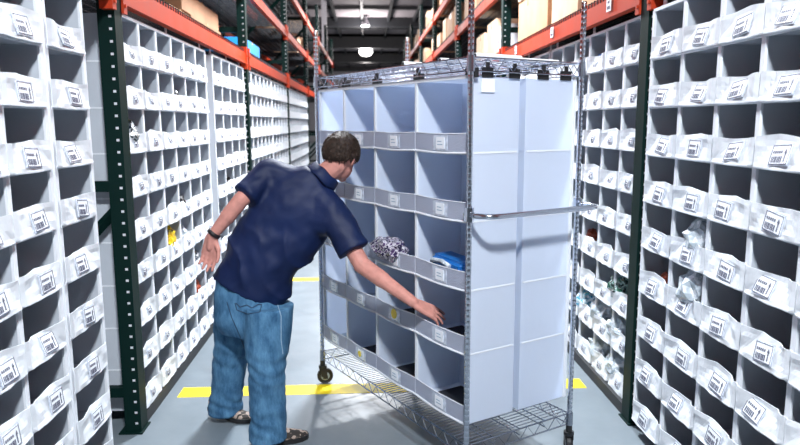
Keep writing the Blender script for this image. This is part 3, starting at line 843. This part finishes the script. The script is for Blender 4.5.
# --- hair: cap over crown, back and sides, open at face and neck
bm = bmesh.new(); out = {}
nu, nv = 40, 22
for side_, off in ((0, 0), (1, -.012)):
    for i in range(nu):
        for j in range(nv + 1):
            th = 2 * PI * i / nu                       # around hu, 0 = face
            back = (1 - math.cos(th)) / 2
            lim = 1.18 + 1.22 * back ** .6             # how far down from the crown
            if 0.2 < abs(math.sin(th)) and abs(math.cos(th)) < .35: lim -= .12
            ph = lim * j / nv
            dr = hu * math.cos(ph) + (hf * math.cos(th) + hr * math.sin(th)) * math.sin(ph)
            rad = V((.091, .109, .104)); x, y, z = dr.dot(hr), dr.dot(hf), dr.dot(hu)
            k = 1 / math.sqrt((x / rad.x) ** 2 + (y / rad.y) ** 2 + (z / rad.z) ** 2)
            k += off + .0045 * noise.noise(dr * 9) + .003 * noise.noise(V((th * 9, ph * 2, 1)))
            if j == 0 and i > 0: out[side_, i, j] = out[side_, 0, 0]; continue
            out[side_, i, j] = bm.verts.new(hc + hu * .02 - hf * .012 + dr * k)
for i in range(nu):
    i2 = (i + 1) % nu
    for j in range(nv):
        for s_ in (0, 1):
            q = [out[s_, i, j], out[s_, i2, j], out[s_, i2, j + 1], out[s_, i, j + 1]]
            if s_: q = q[::-1]
            q = list(dict.fromkeys(q)); bm.faces.new(q)
    bm.faces.new((out[0, i, nv], out[0, i2, nv], out[1, i2, nv], out[1, i, nv]))
# tufts
rt = random.Random(2)
for k in range(900):
    th = rt.uniform(0, 2 * PI); back = (1 - math.cos(th)) / 2; lim = 1.1 + 1.24 * back ** .6
    ph = lim * math.sqrt(rt.random())
    dr = hu * math.cos(ph) + (hf * math.cos(th) + hr * math.sin(th)) * math.sin(ph)
    rad = (.0915, .1095, .1045); x, y, z = dr.dot(hr), dr.dot(hf), dr.dot(hu)
    kk = 1 / math.sqrt((x / rad[0]) ** 2 + (y / rad[1]) ** 2 + (z / rad[2]) ** 2)
    p = hc + hu * .02 - hf * .012 + dr * kk
    down = (-hu + dr * hu.dot(dr)) + hf * .2 + V((rt.uniform(-.4, .4), rt.uniform(-.4, .4), rt.uniform(-.4, .4)))
    down = (down - dr * down.dot(dr)).normalized()
    L = rt.uniform(.018, .032)
    tube(bm, [p - dr * .003, p + down * L * .5 + dr * .002, p + down * L - dr * .001], [.0022, .0018, .0004], 4)
done(obj('hair', bm, M['hair'], man, smooth=True))
# --- polo shirt
bm = bmesh.new()
s0 = secs[0]; hem = (s0[0] - (secs[1][0] - s0[0]) * .25, s0[1], s0[2], s0[3] * 1.0, s0[4] * 1.0)
loft(bm, interp([hem] + secs, 4), n=32, power=2.25)
def sleeve(sh, el, r0, r1, k):
    end = sh.lerp(el, k); capsule(bm, sh, end.lerp(sh, .3), r0, r1); ax = (end - sh).normalized(); u, w = frame(ax)
    loft(bm, [(sh, u, w, r0 * .95, r0 * .95), (end.lerp(sh, .25), u, w, r1 * 1.0, r1), (end, u, w, r1 * 1.06, r1 * 1.06)], 24)
sleeve(shL, elL, .078, .070, .86)
sleeve(shR, elR, .082, .082, .74)
capsule(bm, tor[6], shL + V((.01, 0, 0)), .095, .078); capsule(bm, tor[6], shR, .095, .080)
capsule(bm, tor[4], shR + V((-.02, 0, -.04)), .10, .085); capsule(bm, tor[4], shL.lerp(tor[4], .3), .10, .09)
axis_t = (tor[6] - tor[1]).normalized()
def folds(co, n):
    d = co - tor[2]; s = d.dot(axis_t); x = d.dot(latU)
    f = 0
    # pull folds fanning from the left hip towards the right shoulder
    f += .026 * (1 - 2 * abs(math.sin(s * 17 + x * 9 + 2.2 * noise.noise(co * 4))) ** .6) * max(0, 1 - abs(s + .05) / .28) * (.5 + noise.noise(co * 6 + V((5, 0, 0))))
    f += .010 * noise.noise(V((co.x * 7 + co.z * 5, co.y * 7, co.z * 10 - co.x * 6)))
    f += .004 * noise.noise(co * 22)
    return f
shirt = done(remeshed('polo_shirt', bm, .010, M['shirt'], man, smooth=6, disp=folds))
# collar
bm = bmesh.new(); cc = nb.lerp(hc - hu * .06 - hf * .02, .30); ax = (hc - nb).normalized(); l, m_ = perp(ax, V((1, .3, -.3)))
out = []
for (r_, h_) in ((.074, .030), (.080, .026), (.088, -.008), (.092, -.022), (.086, -.028), (.072, .02)):
    out.append([cc + ax * h_ + l * (r_ * math.cos(2 * PI * k / 28)) + m_ * (r_ * math.sin(2 * PI * k / 28)) + V((0, 0, .004 * math.sin(k * 1.1))) for k in range(28)])
rings(bm, out, cap=False); bmesh.ops.recalc_face_normals(bm, faces=bm.faces)
done(obj('collar', bm, M['shirt'], shirt, smooth=True))
# --- jeans
bm = bmesh.new()
X1, Y1 = V((.96, -.28, 0)).normalized(), V((.28, .96, 0)).normalized()
top = at(250, 292, 3.43)
loft(bm, interp([(top + V((-.005, 0, .045)), V((.92, -.25, -.28)).normalized(), Y1, .180, .118), (top - V((0, 0, .06)), X1, Y1, .195, .138), (top + V((.0, 0, -.15)), X1, Y1, .200, .145), (top + V((0, 0, -.22)), X1, Y1, .15, .12)], 4), n=28, power=2.3)
def leg(h, k, a, foot, rs, seed):
    pts = [h, h.lerp(k, .5), k, k.lerp(a, .35), k.lerp(a, .7), a, foot]
    loft(bm, interp([(p, X1, Y1, r, r * 1.06) for p, r in zip(pts, rs)], 6), n=24)
leg(V((-.695, 3.50, .72)), kneeL, ankL, ankL + V((-.008, 0, -.045)), (.125, .112, .095, .090, .090, .094, .098), 1)
leg(V((-.515, 3.36, .72)), kneeR + V((0, 0, 0)), ankR + V((.0, 0, 0)), V((ankR.x + .002, ankR.y, .035)), (.130, .118, .098, .092, .092, .096, .100), 2)
def jfold(co, n):
    f = .005 * noise.noise(co * 9)
    for kz in (kneeL.z, kneeR.z): f += .0016 * math.sin(co.z * 95 + co.x * 30 + 4 * noise.noise(co * 5)) * math.exp(-((co.z - kz) / .09) ** 2)
    b = math.exp(-((co.z - .12) / .10) ** 2)
    f += b * (.0035 * math.sin(co.z * 80 + co.x * 40 + co.y * 25 + 5 * noise.noise(co * 7)))
    f += .007 * noise.noise(V((co.x * 8, co.y * 8, co.z * 11))) 
    return f
jeans = done(remeshed('jeans', bm, .009, M['denim'], man, smooth=5, disp=jfold))
# stitching: pocket outline with double wave, and a side seam
from mathutils.bvhtree import BVHTree
bt = BVHTree.FromPolygons([v.co.copy() for v in jeans.data.vertices], [tuple(p.vertices) for p in jeans.data.polygons])
def onto(px, py):
    o = V((0, 0, CAMH)); d = (at(px, py, 1) - o).normalized()
    hit, n, _, _ = bt.ray_cast(inv @ o, d); return (hit + n * .001, n) if hit else (None, None)
def stitch(poly, m, name, r=.0022):
    bm = bmesh.new(); pts = []
    for a, b in zip(poly, poly[1:]):
        for k in range(8):
            p, n = onto(a[0] + (b[0] - a[0]) * k / 8, a[1] + (b[1] - a[1]) * k / 8)
            if p: pts.append(p)
    if len(pts) > 2: tube(bm, pts, r, 5); obj(name, bm, m, jeans)
    else: bm.free()
stitch([(236, 303), (240, 307), (247, 305), (252, 308), (259, 304), (262, 305)], M['stitch'], 'pocket_stitching', .003)
stitch([(235, 303), (237, 310), (248, 314), (260, 312), (262, 303)], M['stitch'], 'pocket_edge', .0022)
stitch([(277, 303), (281, 316), (281, 340), (283, 356)], M['stitch_light'], 'side_seam')
stitch([(227, 302), (232, 318), (240, 336), (245, 350)], M['stitch'], 'inner_seam')
# --- shoes
def shoe(heel, toe, lift, name='shoe'):
    d = (toe - heel); d.z = 0; L = d.length; d.normalize(); w = V((0, 0, 1)).cross(d)
    a = math.atan2(lift, L * .75); 
    def P(s, x, z):
        s0 = .72 * L
        if s < s0: zz = (s0 - s) * math.sin(a); ss = s0 - (s0 - s) * math.cos(a)
        else: zz = 0; ss = s
        return heel * 1 + d * ss + w * x + V((0, 0, z + zz - heel.z))
    bm = bmesh.new(); out = []
    for s, wd, h in ((0, .028, .075), (.03, .036, .088), (.09, .038, .092), (.15, .042, .075), (.2, .046, .060), (.25, .042, .046), (.282, .026, .034), (.292, .012, .028)):
        s *= L / .29; ring = []
        for k in range(16):
            t_ = 2 * PI * k / 16; x = wd * math.cos(t_); z = .022 + max(0, math.sin(t_)) * (h - .022) + min(0, math.sin(t_)) * .004
            ring.append(P(s, x, z))
        out.append(ring)
    rings(bm, out); up = done(obj(name, bm, M['camo'], man, smooth=True))
    bm = bmesh.new(); out = []
    for s, wd in ((-.006, .026), (.02, .038), (.09, .040), (.15, .045), (.2, .050), (.25, .046), (.285, .030), (.298, .014)):
        s *= L / .29
        out.append([P(s, -wd, .001), P(s, wd, .001), P(s, wd + .002, .026), P(s, -wd - .002, .026)])
    rings(bm, out); done(obj('sole', bm, M['sole'], up))
shoe(V((-.905, 3.60, 0)), V((-.655, 3.55, 0)), .055)
shoe(V((-.565, 3.25, 0)), V((-.335, 3.34, 0)), 0.)
# --- wristband
bm = bmesh.new(); c = elL.lerp(wrL, .93); ax = (wrL - elL).normalized(); u, w = frame(ax)
rings(bm, [[c + ax * h_ + (u * math.cos(2 * PI * k / 20) + w * math.sin(2 * PI * k / 20)) * r_ for k in range(20)] for h_, r_ in ((-.010, .0300), (-.009, .0355), (.009, .0350), (.010, .0290))])
done(obj('wristband', bm, M['band'], man, smooth=True))

# ------------------------------------------------------------------ lamps
def lamp(x, y, z, r, power, seen, label):
    t = thing('ceiling_lamp', label, 'lamp', (x, y, z), 0)
    bm = bmesh.new(); n = 24
    rings(bm, [[V((q * math.cos(2 * PI * k / n), q * math.sin(2 * PI * k / n), h)) for k in range(n)] for q, h in ((r, 0), (r * .9, .10), (r * .4, .28), (.07, .32), (.07, .42))])
    tube(bm, [(0, 0, .42), (0, 0, 6.46 - z)], .02, 8)
    obj('housing', bm, M['galv'], t)
    bm = bmesh.new(); tube(bm, [(0, 0, -.02), (0, 0, -.004)], r * .92, n)
    if seen == 2: bm.free(); bm = bmesh.new(); ellipsoid(bm, (0, 0, -.14), (V((1, 0, 0)), V((0, 1, 0)), V((0, 0, 1))), (r * .9, r * .9, .26), 20, 12)
    obj('diffuser', bm, M['lampglow'], t)
    return t
M['lampglow'] = mat('lamp_diffuser', (.9, .9, .9), .5, emit=(1, .97, .95), estr=14)
LAMPS = [(.3, -.2, 4.3, .35, 1), (.35, 6.6, 5.1, .35, 1), (.1, 15, 5.4, .35, 1), (.0, 24.5, 6.05, .2, 0), (0, 31.5, 6.05, .2, 0), (.0, 40, 5.9, .42, 2)]
labs = ['round ceiling lamp above the near end of the aisle', 'round ceiling lamp above the middle of the aisle', 'round ceiling lamp over the aisle past the second posts',
        'small pale lamp at the top edge of the ceiling view', 'small pale lamp below the topmost one in the ceiling view', 'bright round lamp glowing over the far end of the aisle']
for (x, y, z, r, k), l in zip(LAMPS, labs): lamp(x, y, z, r, 0, k, l)
def area(x, y, z, size, e, col=(1, .985, .97), sy=None):
    l = bpy.data.lights.new('lamp_light', 'AREA'); l.shape = 'RECTANGLE' if sy else 'DISK'; l.size = size; l.energy = e; l.color = col
    if sy: l.size_y = sy
    o = bpy.data.objects.new('lamp_light', l); COL.objects.link(o); o.location = (x, y, z); return o
COOL = (.90, .95, 1.)
area(.3, -.2, 4.25, .45, 320, COOL)
area(.35, 6.6, 5.05, .8, 620, COOL)
area(.1, 15, 5.35, .8, 520, COOL)
area(0, 40, 5.3, .8, 160, (1, .95, .95)); area(0, 50, 5.6, 1, 300, (1, .95, .95))
for y in (24.5, 31.5, 40, 50):  # added fill lights that brighten the far ceiling
    l = bpy.data.lights.new('ceiling_fill', 'POINT'); l.energy = 300; l.shadow_soft_size = .3; l.color = (1, .93, .92)
    o = bpy.data.objects.new('ceiling_fill', l); COL.objects.link(o); o.location = (0, y, 5.35)

w = bpy.data.worlds.new('world'); SC.world = w; w.use_nodes = True
w.node_tree.nodes['Background'].inputs[0].default_value = (.5, .55, .65, 1); w.node_tree.nodes['Background'].inputs[1].default_value = .3

# ------------------------------------------------------------------ camera
cam = bpy.data.cameras.new('camera'); co = bpy.data.objects.new('camera', cam); COL.objects.link(co)
cam.sensor_width = 36; cam.lens = FOC / 800 * 36; cam.clip_start = .05; cam.clip_end = 200
cam.dof.use_dof = True; cam.dof.focus_distance = 3.1; cam.dof.aperture_fstop = 2.8
co.location = (0, 0, CAMH)
f = V((math.sin(YAW) * math.cos(PITCH), math.cos(YAW) * math.cos(PITCH), -math.sin(PITCH)))
q = f.to_track_quat('-Z', 'Y')
co.rotation_euler = (q.to_matrix() @ Matrix.Rotation(ROLL, 3, 'Z')).to_euler()
SC.camera = co
SC.view_settings.view_transform = 'Standard'; SC.view_settings.look = 'None'; SC.view_settings.gamma = 1
SC.view_settings.use_curve_mapping = False
SC.view_settings.exposure = 0.4
